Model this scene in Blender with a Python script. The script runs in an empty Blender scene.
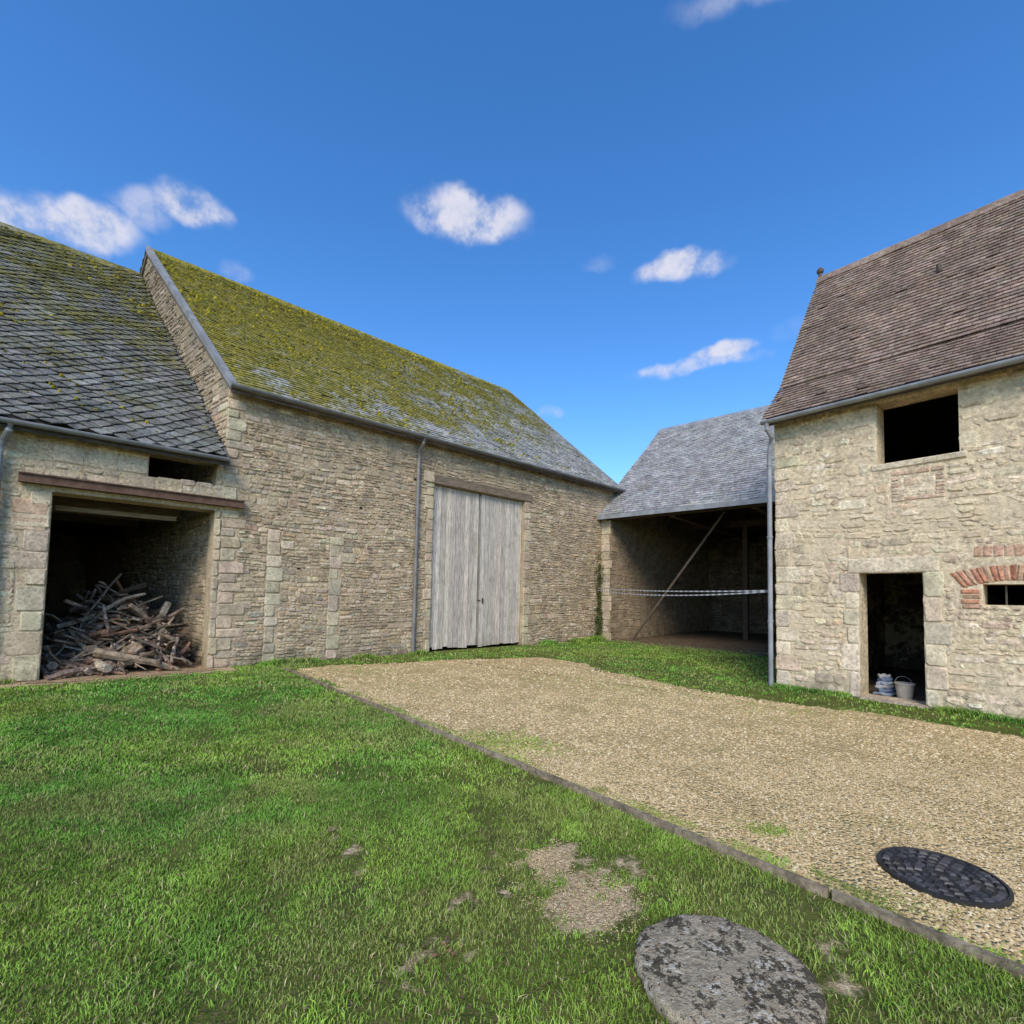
import bpy, math, random
import numpy as np
from mathutils import Vector, Matrix
random.seed(7); rng=np.random.default_rng(11)
scene=bpy.context.scene
scene.view_settings.view_transform='Standard'
scene.view_settings.look='None'
scene.view_settings.exposure=0
U=random.uniform

# ------------------------------------------------------------ materials
def new_mat(name,diffuse=False):
    m=bpy.data.materials.new(name); m.use_nodes=True
    nt=m.node_tree; b=nt.nodes['Principled BSDF']
    if diffuse:
        nt.nodes.remove(b); b=nt.nodes.new('ShaderNodeBsdfDiffuse'); nt.links.new(b.outputs[0],nt.nodes['Material Output'].inputs['Surface'])
    return m,nt,b
def math_n(nt,op,a,b=None,clamp=False):
    n=nt.nodes.new('ShaderNodeMath'); n.operation=op; n.use_clamp=clamp
    for i,v in enumerate((a,b)):
        if v is None: continue
        if isinstance(v,(int,float)): n.inputs[i].default_value=v
        else: nt.links.new(v,n.inputs[i])
    return n.outputs[0]
def noise_n(nt,vec,scale,detail=4,rough=.6,dist=0):
    n=nt.nodes.new('ShaderNodeTexNoise'); n.inputs['Scale'].default_value=scale
    n.inputs['Detail'].default_value=detail; n.inputs['Roughness'].default_value=rough
    n.inputs['Distortion'].default_value=dist
    nt.links.new(vec,n.inputs['Vector']); return n.outputs['Fac']
def smooth_n(nt,v,lo,hi,a=0.,b=1.):
    n=nt.nodes.new('ShaderNodeMapRange'); n.interpolation_type='SMOOTHSTEP'
    nt.links.new(v,n.inputs['Value'])
    n.inputs['From Min'].default_value=lo; n.inputs['From Max'].default_value=hi
    n.inputs['To Min'].default_value=a; n.inputs['To Max'].default_value=b
    return n.outputs['Result']
def mix_n(nt,fac,a,b,mode='MIX'):
    n=nt.nodes.new('ShaderNodeMix'); n.data_type='RGBA'; n.blend_type=mode
    if isinstance(fac,(int,float)): n.inputs[0].default_value=fac
    else: nt.links.new(fac,n.inputs[0])
    for idx,v in ((6,a),(7,b)):
        if isinstance(v,tuple): n.inputs[idx].default_value=(*v[:3],1)
        else: nt.links.new(v,n.inputs[idx])
    return n.outputs[2]
def mat_attr(name,vscale=5,var=(.75,1.25),bscale=35,bstr=.5,bdist=.01,rough=.9,layers=(),stretch=(1,1,1),metal=0,fine=None,spec=.2):
    """vertex colour x procedural noise, with weathering layers driven by noise and height"""
    dif=(metal==0)
    m,nt,b=new_mat(name,dif)
    tc=nt.nodes.new('ShaderNodeTexCoord'); mp=nt.nodes.new('ShaderNodeMapping')
    mp.inputs['Scale'].default_value=stretch
    nt.links.new(tc.outputs['Object'],mp.inputs['Vector'])
    vec=mp.outputs[0]; raw=tc.outputs['Object']
    at=nt.nodes.new('ShaderNodeAttribute'); at.attribute_name='col'
    col=at.outputs['Color']
    v=smooth_n(nt,noise_n(nt,vec,vscale,2,.65),.25,.75,var[0],var[1])
    if fine:
        v=math_n(nt,'MULTIPLY',v,smooth_n(nt,noise_n(nt,vec,fine,3,.7),.3,.7,.66,1.32))
    cc=nt.nodes.new('ShaderNodeCombineColor')
    for i in range(3): nt.links.new(v,cc.inputs[i])
    col=mix_n(nt,1.0,col,cc.outputs[0],'MULTIPLY')
    sep=nt.nodes.new('ShaderNodeSeparateXYZ'); nt.links.new(raw,sep.inputs[0])
    for L in layers:
        src=raw
        if 'st' in L:
            m2=nt.nodes.new('ShaderNodeMapping'); m2.inputs['Scale'].default_value=L['st']; nt.links.new(raw,m2.inputs['Vector']); src=m2.outputs[0]
        f=noise_n(nt,src,L['s'],L.get('d',3),L.get('r',.65))
        if 's2' in L:
            f2=noise_n(nt,raw,L['s2'],3,.75)
            f=math_n(nt,'ADD',math_n(nt,'MULTIPLY',f,.5),math_n(nt,'MULTIPLY',f2,.5))
        if L.get('gz'): f=math_n(nt,'ADD',f,math_n(nt,'MULTIPLY',math_n(nt,'SUBTRACT',sep.outputs[2],L.get('z0',0.)),L['gz']))
        if L.get('gx'): f=math_n(nt,'ADD',f,math_n(nt,'MULTIPLY',math_n(nt,'SUBTRACT',sep.outputs[0],L.get('x0',0.)),L['gx']))
        f=smooth_n(nt,f,L['lo'],L['hi'],0,L.get('a',1.))
        c2=L['c']
        if 'cb' in L:
            c2=mix_n(nt,smooth_n(nt,noise_n(nt,raw,L.get('cs',3),3,.75),.38,.62),L['c'],L['cb'])
        col=mix_n(nt,f,col,c2)
    if dif: nt.links.new(col,b.inputs['Color'])
    else:
        nt.links.new(col,b.inputs['Base Color'])
        b.inputs['Roughness'].default_value=rough; b.inputs['Metallic'].default_value=metal
        b.inputs['Specular IOR Level'].default_value=spec
    bm=nt.nodes.new('ShaderNodeBump'); bm.inputs['Strength'].default_value=bstr; bm.inputs['Distance'].default_value=bdist
    nt.links.new(noise_n(nt,vec,bscale*.4,4,.8),bm.inputs['Height']); nt.links.new(bm.outputs[0],b.inputs['Normal'])
    return m

M_barn=mat_attr('barn_masonry',3,(.75,1.22),45,1,.025,fine=20,layers=[
    dict(s=.55,s2=3,lo=.49,hi=.60,c=(.29,.235,.165),a=.5),
    dict(s=1.6,s2=14,lo=.50,hi=.60,c=(.56,.44,.275),a=.55),
    dict(s=1.0,st=(2.2,2.2,.35),gz=.10,z0=5.2,lo=.53,hi=.72,c=(.20,.17,.13),a=.5),
    dict(s=2.2,gz=-.45,z0=.25,lo=.45,hi=.75,c=(.15,.135,.08),a=.7)])
M_right=mat_attr('limewashed_masonry',4,(.84,1.16),40,1,.022,fine=16,layers=[
    dict(s=.9,s2=6,lo=.46,hi=.56,c=(.68,.55,.36),a=.65),
    dict(s=1.3,s2=10,lo=.53,hi=.63,c=(.40,.31,.205),a=.5),
    dict(s=1.1,st=(2.4,2.4,.4),gz=.10,z0=4.4,lo=.57,hi=.74,c=(.33,.27,.195),a=.45),
    dict(s=2.2,gz=-.45,z0=.25,lo=.45,hi=.8,c=(.2,.17,.11),a=.72)])
M_quoin=mat_attr('dressed_limestone',3,(.78,1.18),60,.8,.016,fine=24,layers=[
    dict(s=2.0,s2=12,lo=.50,hi=.62,c=(.38,.30,.205),a=.55),
    dict(s=2.2,gz=-.5,z0=.2,lo=.45,hi=.8,c=(.17,.15,.10),a=.65)])
M_brick=mat_attr('old_brick',4,(.75,1.2),60,.8,.014,fine=24)
M_slate_moss=mat_attr('mossy_slate',2,(.75,1.2),60,.8,.025,fine=12,layers=[
    dict(s=6,s2=25,lo=.50,hi=.58,c=(.46,.44,.34),a=.6),
    dict(s=.7,s2=7,gz=.026,z0=7.5,gx=-.013,x0=4,lo=.40,hi=.50,c=(.33,.265,.02),cb=(.12,.115,.02),cs=7,a=.92),
    dict(s=5,s2=34,lo=.545,hi=.60,c=(.46,.41,.27),a=.55)])
M_slate_dark=mat_attr('dark_mossy_slate',2,(.65,1.35),60,.9,.03,fine=14,layers=[
    dict(s=1.2,s2=10,gz=.022,z0=8.3,lo=.46,hi=.56,c=(.24,.205,.03),cb=(.09,.092,.025),cs=6,a=.85),
    dict(s=5,s2=30,lo=.525,hi=.585,c=(.33,.32,.24),a=.6)])
M_slate_grey=mat_attr('grey_slate',2,(.8,1.2),60,.5,.012,fine=10,layers=[
    dict(s=1.2,s2=7,lo=.53,hi=.63,c=(.25,.22,.165),a=.55)])
M_tile=mat_attr('clay_roof_tile',1.5,(.78,1.2),60,.7,.014,fine=14,layers=[
    dict(s=1.2,s2=8,lo=.50,hi=.62,c=(.17,.13,.10),a=.55),
    dict(s=5,s2=22,lo=.55,hi=.62,c=(.33,.28,.21),a=.5)])
M_wood=mat_attr('weathered_wood',3,(.75,1.2),30,.7,.012,stretch=(8,8,.5),fine=9,layers=[
    dict(s=1.0,s2=5,lo=.50,hi=.66,c=(.32,.27,.205),a=.5),
    dict(s=1.2,gz=-.5,z0=.15,lo=.45,hi=.9,c=(.2,.165,.12),a=.65)])
M_wood_h=mat_attr('old_timber',3,(.7,1.2),30,.6,.01,stretch=(.6,8,8),fine=9)
M_branch=mat_attr('dead_wood',6,(.6,1.3),40,.7,.012,fine=25)
M_zinc=mat_attr('zinc',3,(.75,1.15),30,.15,.003,rough=.6,metal=.15,spec=.3)
M_rust=mat_attr('rusty_steel',6,(.7,1.2),40,.3,.004)
M_plain=mat_attr('painted_surface',8,(.85,1.1),40,.15,.003)
M_stonedisc=mat_attr('lichened_concrete',5,(.7,1.2),70,1,.03,fine=30,layers=[
    dict(s=3,s2=13,lo=.47,hi=.58,c=(.30,.235,.15),a=.7),
    dict(s=9,s2=30,lo=.505,hi=.55,c=(.055,.045,.03),a=.88),
    dict(s=12,s2=40,lo=.55,hi=.59,c=(.66,.59,.45),a=.75)])
M_iron=mat_attr('cast_iron',10,(.6,1.4),60,.4,.004,rough=.55,metal=.3,spec=.5)
M_leaf=mat_attr('leaf',6,(.7,1.3),30,.1,.002)
M_dirt=mat_attr('earth_floor',3,(.7,1.25),30,.8,.03,fine=18)
def diff_mat(name):
    m,nt,d=new_mat(name,True); at=nt.nodes.new('ShaderNodeAttribute'); at.attribute_name='col'
    nt.links.new(at.outputs['Color'],d.inputs['Color']); return m
M_grass=diff_mat('grass_blades'); M_peb=diff_mat('gravel_stone')

def ground_mat():
    m,nt,b=new_mat('lawn_soil',True)
    tc=nt.nodes.new('ShaderNodeTexCoord'); o=tc.outputs['Object']
    at=nt.nodes.new('ShaderNodeAttribute'); at.attribute_name='bare'
    g=mix_n(nt,smooth_n(nt,noise_n(nt,o,3,4,.7),.35,.65),(.085,.115,.025),(.16,.185,.04))
    g=mix_n(nt,smooth_n(nt,noise_n(nt,o,60,3,.7),.5,.62),g,(.21,.16,.075))
    s=mix_n(nt,smooth_n(nt,noise_n(nt,o,45,4,.75),.38,.62),(.36,.25,.14),(.82,.63,.38))
    s=mix_n(nt,smooth_n(nt,noise_n(nt,o,7,4,.7),.5,.7,0,.8),s,(.38,.27,.14))
    f=math_n(nt,'ADD',at.outputs['Fac'],math_n(nt,'MULTIPLY',math_n(nt,'SUBTRACT',noise_n(nt,o,9,5,.75),.5),1.6))
    c=mix_n(nt,smooth_n(nt,f,.34,.64),g,s)
    nt.links.new(c,b.inputs['Color'])
    bm=nt.nodes.new('ShaderNodeBump'); bm.inputs['Strength'].default_value=.9; bm.inputs['Distance'].default_value=.03
    nt.links.new(noise_n(nt,o,50,4,.75),bm.inputs['Height']); nt.links.new(bm.outputs[0],b.inputs['Normal']); return m
def gravel_mat():
    m,nt,b=new_mat('gravel',True)
    tc=nt.nodes.new('ShaderNodeTexCoord'); o=tc.outputs['Object']
    vo=nt.nodes.new('ShaderNodeTexVoronoi'); vo.inputs['Scale'].default_value=38; nt.links.new(o,vo.inputs['Vector'])
    sp=nt.nodes.new('ShaderNodeSeparateColor'); nt.links.new(vo.outputs['Color'],sp.inputs[0])
    c=mix_n(nt,sp.outputs[0],(.42,.28,.11),(.90,.69,.36))
    c=mix_n(nt,smooth_n(nt,noise_n(nt,o,14,4,.8),.40,.60,0,.6),c,(.52,.37,.165))
    c=mix_n(nt,smooth_n(nt,noise_n(nt,o,.8,5,.75),.48,.62,0,.4),c,(.42,.30,.135))
    c=mix_n(nt,smooth_n(nt,noise_n(nt,o,2.6,4,.75),.58,.70,0,.5),c,(.26,.25,.08))
    nt.links.new(c,b.inputs['Color'])
    bm=nt.nodes.new('ShaderNodeBump'); bm.inputs['Strength'].default_value=1; bm.inputs['Distance'].default_value=.03; bm.invert=True
    h=math_n(nt,'ADD',vo.outputs['Distance'],math_n(nt,'MULTIPLY',noise_n(nt,o,10,3,.75),-1.2))
    nt.links.new(h,bm.inputs['Height']); nt.links.new(bm.outputs[0],b.inputs['Normal']); return m

# ------------------------------------------------------------ mesh builder
class MB:
    def __init__(s): s.V=[];s.F=[];s.C=[]
    def add(s,vs,fs,col):
        o=len(s.V); s.V.extend(vs); s.F.extend([tuple(i+o for i in f) for f in fs]); s.C.extend([col]*len(vs))
    def box(s,x0,x1,y0,y1,z0,z1,col,j=0):
        v=[(x+U(-j,j),y+U(-j,j),z+U(-j,j)) for x,y,z in [(x0,y0,z0),(x1,y0,z0),(x1,y1,z0),(x0,y1,z0),(x0,y0,z1),(x1,y0,z1),(x1,y1,z1),(x0,y1,z1)]]
        s.add(v,[(0,3,2,1),(4,5,6,7),(0,1,5,4),(1,2,6,5),(2,3,7,6),(3,0,4,7)],col)
    def prism(s,prof,fn,a,b,col):
        n=len(prof); v=[fn(a,*p) for p in prof]+[fn(b,*p) for p in prof]
        s.add(v,[tuple(range(n))[::-1],tuple(range(n,2*n))]+[(i,(i+1)%n,(i+1)%n+n,i+n) for i in range(n)],col)
    def tube(s,pts,rad,col,n=8,caps=True):
        pts=[Vector(p) for p in pts]
        if not isinstance(rad,(list,tuple)): rad=[rad]*len(pts)
        vs=[];k=len(pts)
        for i,p in enumerate(pts):
            d=(pts[min(i+1,k-1)]-pts[max(i-1,0)]).normalized()
            a=d.cross(Vector((0,0,1)) if abs(d.z)<.9 else Vector((1,0,0))).normalized(); b=d.cross(a)
            for q in range(n):
                t=2*math.pi*q/n; vs.append(tuple(p+(a*math.cos(t)+b*math.sin(t))*rad[i]))
        fs=[(i*n+q,i*n+(q+1)%n,(i+1)*n+(q+1)%n,(i+1)*n+q) for i in range(k-1) for q in range(n)]
        if caps: fs+= [tuple(range(n)),tuple(range((k-1)*n,k*n))]
        s.add(vs,fs,col)
    def stone(s,a,z,w,h,mapf,relief,col,cut=.02,jit=.006,rot=0.):
        cs=[min(cut*U(.4,1.6),h*.4,w*.35) for _ in range(4)]
        base=[(-w/2,-h/2+cs[0]),(-w/2+cs[0],-h/2),(w/2-cs[1],-h/2),(w/2,-h/2+cs[1]),(w/2,h/2-cs[2]),(w/2-cs[2],h/2),(-w/2+cs[3],h/2),(-w/2,h/2-cs[3])]
        base=[(x+U(-jit,jit)*1.6,y+U(-jit,jit)+x*rot) for x,y in base]
        ins=min(.018,h*.2)
        kx=1-2*ins/w; ky=1-2*ins/h
        vs=[mapf(a+x,z+y,-.012) for x,y in base]+[mapf(a+x,z+y,relief*.4) for x,y in base]
        tx=U(-.25,.25)*relief; ty=U(-.35,.15)*relief
        vs+=[mapf(a+x*kx,z+y*ky,relief+(tx if x>0 else -tx)+(ty if y>0 else -ty)) for x,y in base]
        fs=[]
        for r in (0,8):
            for i in range(8):
                j=(i+1)%8; fs.append((r+i,r+j,r+8+j,r+8+i))
        fs.append(tuple(range(16,24)))
        s.add(vs,fs,col)
    def build(s,name,mat,parent=None,smooth=False):
        me=bpy.data.meshes.new(name); me.from_pydata(s.V,[],s.F)
        at=me.attributes.new('col','FLOAT_COLOR','POINT')
        c=np.ones((len(s.V),4),dtype=np.float32); c[:,:3]=np.array(s.C,dtype=np.float32)[:,:3]
        at.data.foreach_set('color',c.ravel())
        if smooth: me.polygons.foreach_set('use_smooth',[True]*len(me.polygons))
        me.update(); me.materials.append(mat)
        ob=bpy.data.objects.new(name,me); scene.collection.objects.link(ob)
        if parent: ob.parent=parent
        return ob
def empty(name,loc=(0,0,0),ang=0):
    e=bpy.data.objects.new(name,None); e.location=loc; e.rotation_euler=(0,0,ang); e.empty_display_size=.3
    scene.collection.objects.link(e); return e
def jc(c,v=.12,h=.03):
    k=1+U(-v,v); return tuple(max(.01,x*k*(1+U(-h,h))) for x in c)

def courses(mb,a0,a1,z0,z1,pal,hm,mapf,relief=.02,blocked=(),top=None,wr=(1.3,4.0),gap=.012,skip=.03,wob=.03,cut=.022,jit=.008,cv=.15,tilt=.04):
    """rubble masonry: bands of about four courses broken into short runs whose joints do not line up"""
    z=z0
    while z<z1-.03:
        BH=hm*U(2.6,4.6)
        if z1-(z+BH)<hm: BH=z1-z
        a=a0-U(0,.5)
        while a<a1:
            sw=U(.4,1.5); b=min(a+sw,a1)
            if a1-b<.3: b=a1
            k=max(1,int(round(BH/hm*U(.65,1.4)))); hs=[U(.5,1.6) for _ in range(k)]; t=sum(hs); zz=z
            for hh in hs:
                h=BH*hh/t; zc=zz+h/2; zz+=h
                p=max(a0,a+U(-.06,.0)); q=min(a1,b+U(0,.06))
                iv=[(p,q)]
                for b0,b1,c0,c1 in blocked:
                    if c0<zc<c1:
                        n=[]
                        for P,Q in iv:
                            if b1<=P or b0>=Q: n.append((P,Q)); continue
                            if b0>P: n.append((P,b0))
                            if b1<Q: n.append((b1,Q))
                        iv=n
                for P,Q in iv:
                    x=P
                    while x<Q-.03:
                        w=max(.06,min(h,hm*1.3)*U(*wr))
                        if Q-(x+w)<.07: w=Q-x
                        ac=x+w/2; x+=w
                        wz=wob*math.sin(ac*1.3+zc*.7)+wob*.6*math.sin(ac*3.1+zc*1.9+2)
                        if (top is None or zc+h/2<top(ac)-.02) and random.random()>skip:
                            g=gap*U(.6,1.7)
                            mb.stone(ac,zc+wz+U(-.004,.004),w-g,(h-g)*U(.86,1.02),mapf,relief*U(.3,1.4),jc(random.choice(pal),cv,.05),cut=cut,jit=jit,rot=U(-tilt,tilt))
            a=b
        z+=BH
def quoins(mb,edge,side,z0,z1,mapf,wide=.42,narrow=.25,hm=.27,relief=.03,col=(.36,.31,.23)):
    z=z0;k=0
    while z<z1-.05:
        h=hm*U(.7,1.3)
        if z1-(z+h)<.12: h=z1-z
        w=(wide if k%2 else narrow)*U(.75,1.2)
        mb.stone(edge+side*w/2,z+h/2,w-.008,h-.016,mapf,relief*U(.6,1.15),jc(col,.16,.05),cut=.024,jit=.008)
        z+=h;k+=1
def panel(mb,x0,x1,z0,z1,y0,y1,ops,col):
    xs=sorted({x0,x1,*[o[0] for o in ops],*[o[1] for o in ops]}); zs=sorted({z0,z1,*[max(z0,o[2]) for o in ops],*[min(z1,o[3]) for o in ops]})
    def full(i,k):
        if i<0 or k<0 or i>=len(xs)-1 or k>=len(zs)-1: return False
        cx=(xs[i]+xs[i+1])/2; cz=(zs[k]+zs[k+1])/2
        return not any(o[0]<cx<o[1] and o[2]<cz<o[3] for o in ops)
    for i in range(len(xs)-1):
        for k in range(len(zs)-1):
            if not full(i,k): continue
            a,b,c,d=xs[i],xs[i+1],zs[k],zs[k+1]
            v=[(a,y0,c),(b,y0,c),(b,y0,d),(a,y0,d),(a,y1,c),(b,y1,c),(b,y1,d),(a,y1,d)]
            f=[(0,1,2,3),(5,4,7,6)]
            if not full(i-1,k): f.append((4,0,3,7))
            if not full(i+1,k): f.append((1,5,6,2))
            if not full(i,k-1): f.append((0,4,5,1))
            if not full(i,k+1): f.append((3,2,6,7))
            mb.add(v,f,col)
def front(a,z,d): return (a,-d,z)

def tiles(mb,x0,x1,P0,P1,expo,w,pal,th=.012,lift=.015,diamond=False,rag=.006,var=.22,und=.012):
    (y0,z0),(y1,z1)=P0,P1
    L=math.hypot(y1-y0,z1-z0); ty,tz=(y1-y0)/L,(z1-z0)/L; ny,nz=-tz,ty
    if nz<0: ny,nz=-ny,-nz
    def P(x,v,n):
        n+=und*math.sin(x*1.1+v*.8)+und*.6*math.sin(x*2.3-v*1.7+1)+und
        return (x,y0+ty*v+ny*n,z0+tz*v+nz*n)
    rows=int(L/expo)+1
    for i in range(rows):
        v0=i*expo; xa,xb=x0(y0+ty*v0),x1(y0+ty*v0)
        x=xa-(w/2 if i%2 else 0)
        while x<xb:
            a=max(x,xa);b=min(x+w,xb)
            if b-a>.03:
                c=jc(random.choice(pal),var,.04); l=lift+U(0,.006)+(U(0,.02) if random.random()<.04 else 0); dv=U(-rag,rag)
                g=.002
                if diamond:
                    top=min(v0+expo*2,L); m=v0+expo; l+=U(0,.014)
                    pts=[((a+b)/2+U(-.012,.012),v0+dv,l+th),(b-g,min(m+U(-.025,.025),L),lift*.6+th*.6+U(0,.012)),((a+b)/2,top,th*.2),(a+g,min(m+U(-.025,.025),L),lift*.6+th*.6+U(0,.012))]
                    lo=[(p[0],p[1],p[2]-th) for p in pts]
                    vs=[P(*p) for p in pts]+[P(*p) for p in lo]
                    mb.add(vs,[(0,1,2,3),(4,5,1,0),(7,4,0,3)],c)
                else:
                    top=min(v0+expo*1.6,L)
                    if top>v0+.01:
                        t2=U(-.003,.003)
                        vs=[P(a+g,v0+dv,l+th+t2),P(b-g,v0+dv+U(-rag,rag)*.5,l+th-t2),P(b-g,top,.001),P(a+g,top,.001),P(a+g,v0+dv,l-.004),P(b-g,v0+dv,l-.004)]
                        mb.add(vs,[(0,1,2,3),(4,5,1,0)],c)
            x+=w
def cushions(mb,n,xr,e0,rd,xoff,prob):
    """small cushions of moss standing proud of the slates"""
    dy=rd[0]-e0[0]; Ls=math.hypot(dy,rd[1]-e0[1]); ty,tz=dy/Ls,(rd[1]-e0[1])/Ls
    for k in range(n):
        v=Ls*U(.03,.99); y=e0[0]+ty*v; x=xoff(y)+U(*xr)
        if random.random()>prob(x,v/Ls): continue
        s=U(.02,.06); h_=s*U(.3,.6); m=6; o=.05
        P=lambda du,dv,dn:(x+du,e0[0]+ty*(v+dv)-tz*(o+dn),e0[1]+tz*(v+dv)+ty*(o+dn))
        q_=[s*U(.7,1.3) for _ in range(m)]
        mb.add([P(q_[q]*math.cos(q*1.047),q_[q]*math.sin(q*1.047)*.7,-.03) for q in range(m)]+[P(.5*q_[q]*math.cos(q*1.047),.35*q_[q]*math.sin(q*1.047),h_) for q in range(m)],[(q,(q+1)%m,(q+1)%m+m,q+m) for q in range(m)]+[tuple(range(m,2*m))],jc(random.choice([(.30,.25,.03),(.2,.18,.03),(.36,.29,.03),(.13,.12,.03)]),.2))
def gutter(mb,x0,x1,y,z,r=.07,col=(.25,.26,.28)):
    n=9; prof=[(y+r*math.cos(math.pi*(1+i/(n-1))),z+r*math.sin(math.pi*(1+i/(n-1)))) for i in range(n)]
    prof+=[(p[0]+(y-p[0])*.12,p[1]+.008) for p in prof[::-1]]
    mb.prism(prof,lambda x,a,b:(x,a,b),x0,x1,col)

T1=math.atan2(.670,.742)
A=(-6.01,10.08,0); Bp=(3.37,18.55,0); C=(5.05,9.35,0)
pal_barn=[(.47,.365,.235),(.53,.415,.27),(.41,.325,.22),(.57,.455,.31),(.35,.29,.21),(.49,.36,.22),(.45,.37,.275),(.60,.50,.35),(.38,.285,.185)]
mort_barn=(.48,.37,.235)
lime=(.54,.445,.31)
zc=(.30,.305,.31)
# ============================================================ BARN
barn=empty('stone_barn',A,T1)
SK=-.152
DO=(5.11,8.60,-.2,4.68)
mb=MB()
panel(mb,0,13.48,-.1,5.95,0,.6,[DO],mort_barn)
gab=[(.02,-.1),(.02,5.95),(6.6,11.68),(13.2,5.95),(13.2,-.1)]
mb.prism(gab,lambda o,y,z:(SK*y+o,y,z),0,.55,mort_barn)
mb.prism(gab,lambda o,y,z:(o,y,z),13.0,13.47,mort_barn)
mb.box(-1.9,13.4,12.7,13.19,-.1,5.95,mort_barn)
mb.build('walls',M_barn,barn)
mb=MB()
blk=[DO,(-.1,.3,-1,5.8),(8.6,8.82,-1,4.7),(4.9,5.11,-1,4.7),(4.95,8.95,4.68,4.98),(.88,1.16,-1,2.95),(2.26,2.55,-1,2.9)]
nb=len(blk)
for i in range(14): # putlog holes
    hx=U(.8,12.6);hz=U(1.2,5.4); 
    if not(4.8<hx<9 and hz<5.1): blk.append((hx,hx+.12,hz,hz+.10))
courses(mb,0,13.45,.0,5.9,pal_barn,.088,front,.019,blk,wr=(.9,3.3),jit=.012,gap=.015,skip=.06,cv=.17,wob=.04,tilt=.07,cut=.028)
courses(mb,.05,7.3,.0,11.7,pal_barn,.10,lambda a,z,d:(SK*a-d,a,z),.020,top=lambda a:5.9+.872*a,cv=.18)
mb.build('wall_stones',M_barn,barn)
mb=MB()
qc=(.51,.415,.28)
quoins(mb,-.02,1,0,5.85,front,.46,.28,.22,.026,qc)
quoins(mb,8.6,1,0,4.68,front,.28,.22,.3,.026,qc)
quoins(mb,5.11,-1,0,4.68,front,.27,.2,.3,.026,qc)
quoins(mb,.88,1,0,2.95,front,.32,.26,.3,.022,(.54,.445,.31))
quoins(mb,2.26,1,0,2.9,front,.34,.24,.3,.022,lime)
mb.stone(2.68,2.42,.42,.24,front,.022,qc)
mb.stone(4.93,4.83,.34,.3,front,.05,qc)
mb.build('quoins',M_quoin,barn)
mb=MB()
for b in blk[nb:]: mb.box(b[0]+.02,b[1]-.02,-.004,.02,b[2]+.02,b[3]-.02,(.04,.032,.025))
mb.build('putlog_holes',M_plain,barn)
sl=(11.8-6.05)/6.6
e0=(-.28,6.05-.28*sl); rd=(6.6,11.8)
mb=MB()
mb.prism([(-.26,e0[1]-.03),(6.6,11.76),(13.5,5.75),(13.5,5.62),(6.6,11.62),(-.26,e0[1]-.13)],lambda t,y,z:((SK*y-.06) if t==0 else 13.56,y,z),0,1,(.16,.13,.11))
mb.build('roof_deck',M_wood_h,barn)
mb=MB()
ps=[(.34,.335,.32),(.39,.385,.36),(.29,.285,.275),(.44,.43,.39)]
tiles(mb,lambda y:SK*y-.05,lambda y:13.58,e0,rd,.14,.24,ps,var=.16)
tiles(mb,lambda y:SK*y-.05,lambda y:13.58,(13.5,5.8),rd,.28,.4,ps)
mb.build('roof_slates',M_slate_moss,barn)
mb=MB(); cushions(mb,3200,(.1,11),e0,rd,lambda y:SK*y,lambda x,f:.25+.75*f-.04*max(0,x-6)); mb.build('moss_cushions',M_leaf,barn)
mb=MB()
for k in range(44):
    xa=-1.05+k*.333
    mb.prism([(6.42,11.66),(6.45,11.72),(6.6,11.9),(6.75,11.72),(6.78,11.66)],lambda x,y,z:(x,y,z+U(-.006,.006)),xa,xa+.345,jc((.3,.27,.19)))
mb.build('ridge_tiles',M_slate_moss,barn)
mb=MB()
mb.prism([(-.3,e0[1]-.08),(-.3,e0[1]+.07),(6.6,11.93),(6.6,11.74)],lambda o,y,z:(SK*y+o,y,z),-.09,.03,(.27,.265,.255))
mb.prism([(-.3,e0[1]-.12),(-.3,e0[1]+.05),(6.6,11.88),(6.6,11.66)],lambda o,y,z:(13.58+o,y,z),0,.05,zc)
gutter(mb,-.05,13.6,-.36,5.80,.065,(.2,.195,.19))
mb.tube([(4.55,-.34,5.76),(4.55,-.30,5.62),(4.55,-.10,5.42),(4.55,-.09,5.2),(4.55,-.09,2),(4.55,-.09,.02)],.048,(.22,.21,.2),12)
for z in (5.0,3.6,2.1,.8): mb.tube([(4.55,-.09,z),(4.55,-.09,z+.04)],.058,(.2,.19,.18),12)
mb.build('gutter_and_downpipe',M_zinc,barn)
mb=MB()
for (xa,xb) in ((5.12,6.82),(6.89,8.59)):
    n=10; w=(xb-xa)/n
    for i in range(n):
        c=jc((.57,.50,.41),.15,.03); y=.13+U(-.008,.008)
        mb.box(xa+i*w+.006,xa+(i+1)*w-.006,y,y+.03,.04+U(0,.08),4.66,c,.003)
for z in (.7,2.4,4.1): mb.box(5.15,8.57,.17,.23,z,z+.16,(.12,.1,.08))
mb.box(6.828,6.882,.105,.125,.1,4.6,(.32,.27,.21))
mb.build('door_planks',M_wood,barn)
mb=MB()
mb.box(5.0,8.92,-.035,.3,4.69,4.93,(.22,.17,.12),.006)
mb.build('door_lintel',M_wood_h,barn)
mb=MB(); mb.box(7.0,7.04,.09,.122,1.35,1.5,(.08,.065,.055)); mb.box(6.8,6.93,.09,.104,1.42,1.45,(.08,.065,.055))
mb.build('door_latch',M_rust,barn)

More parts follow.
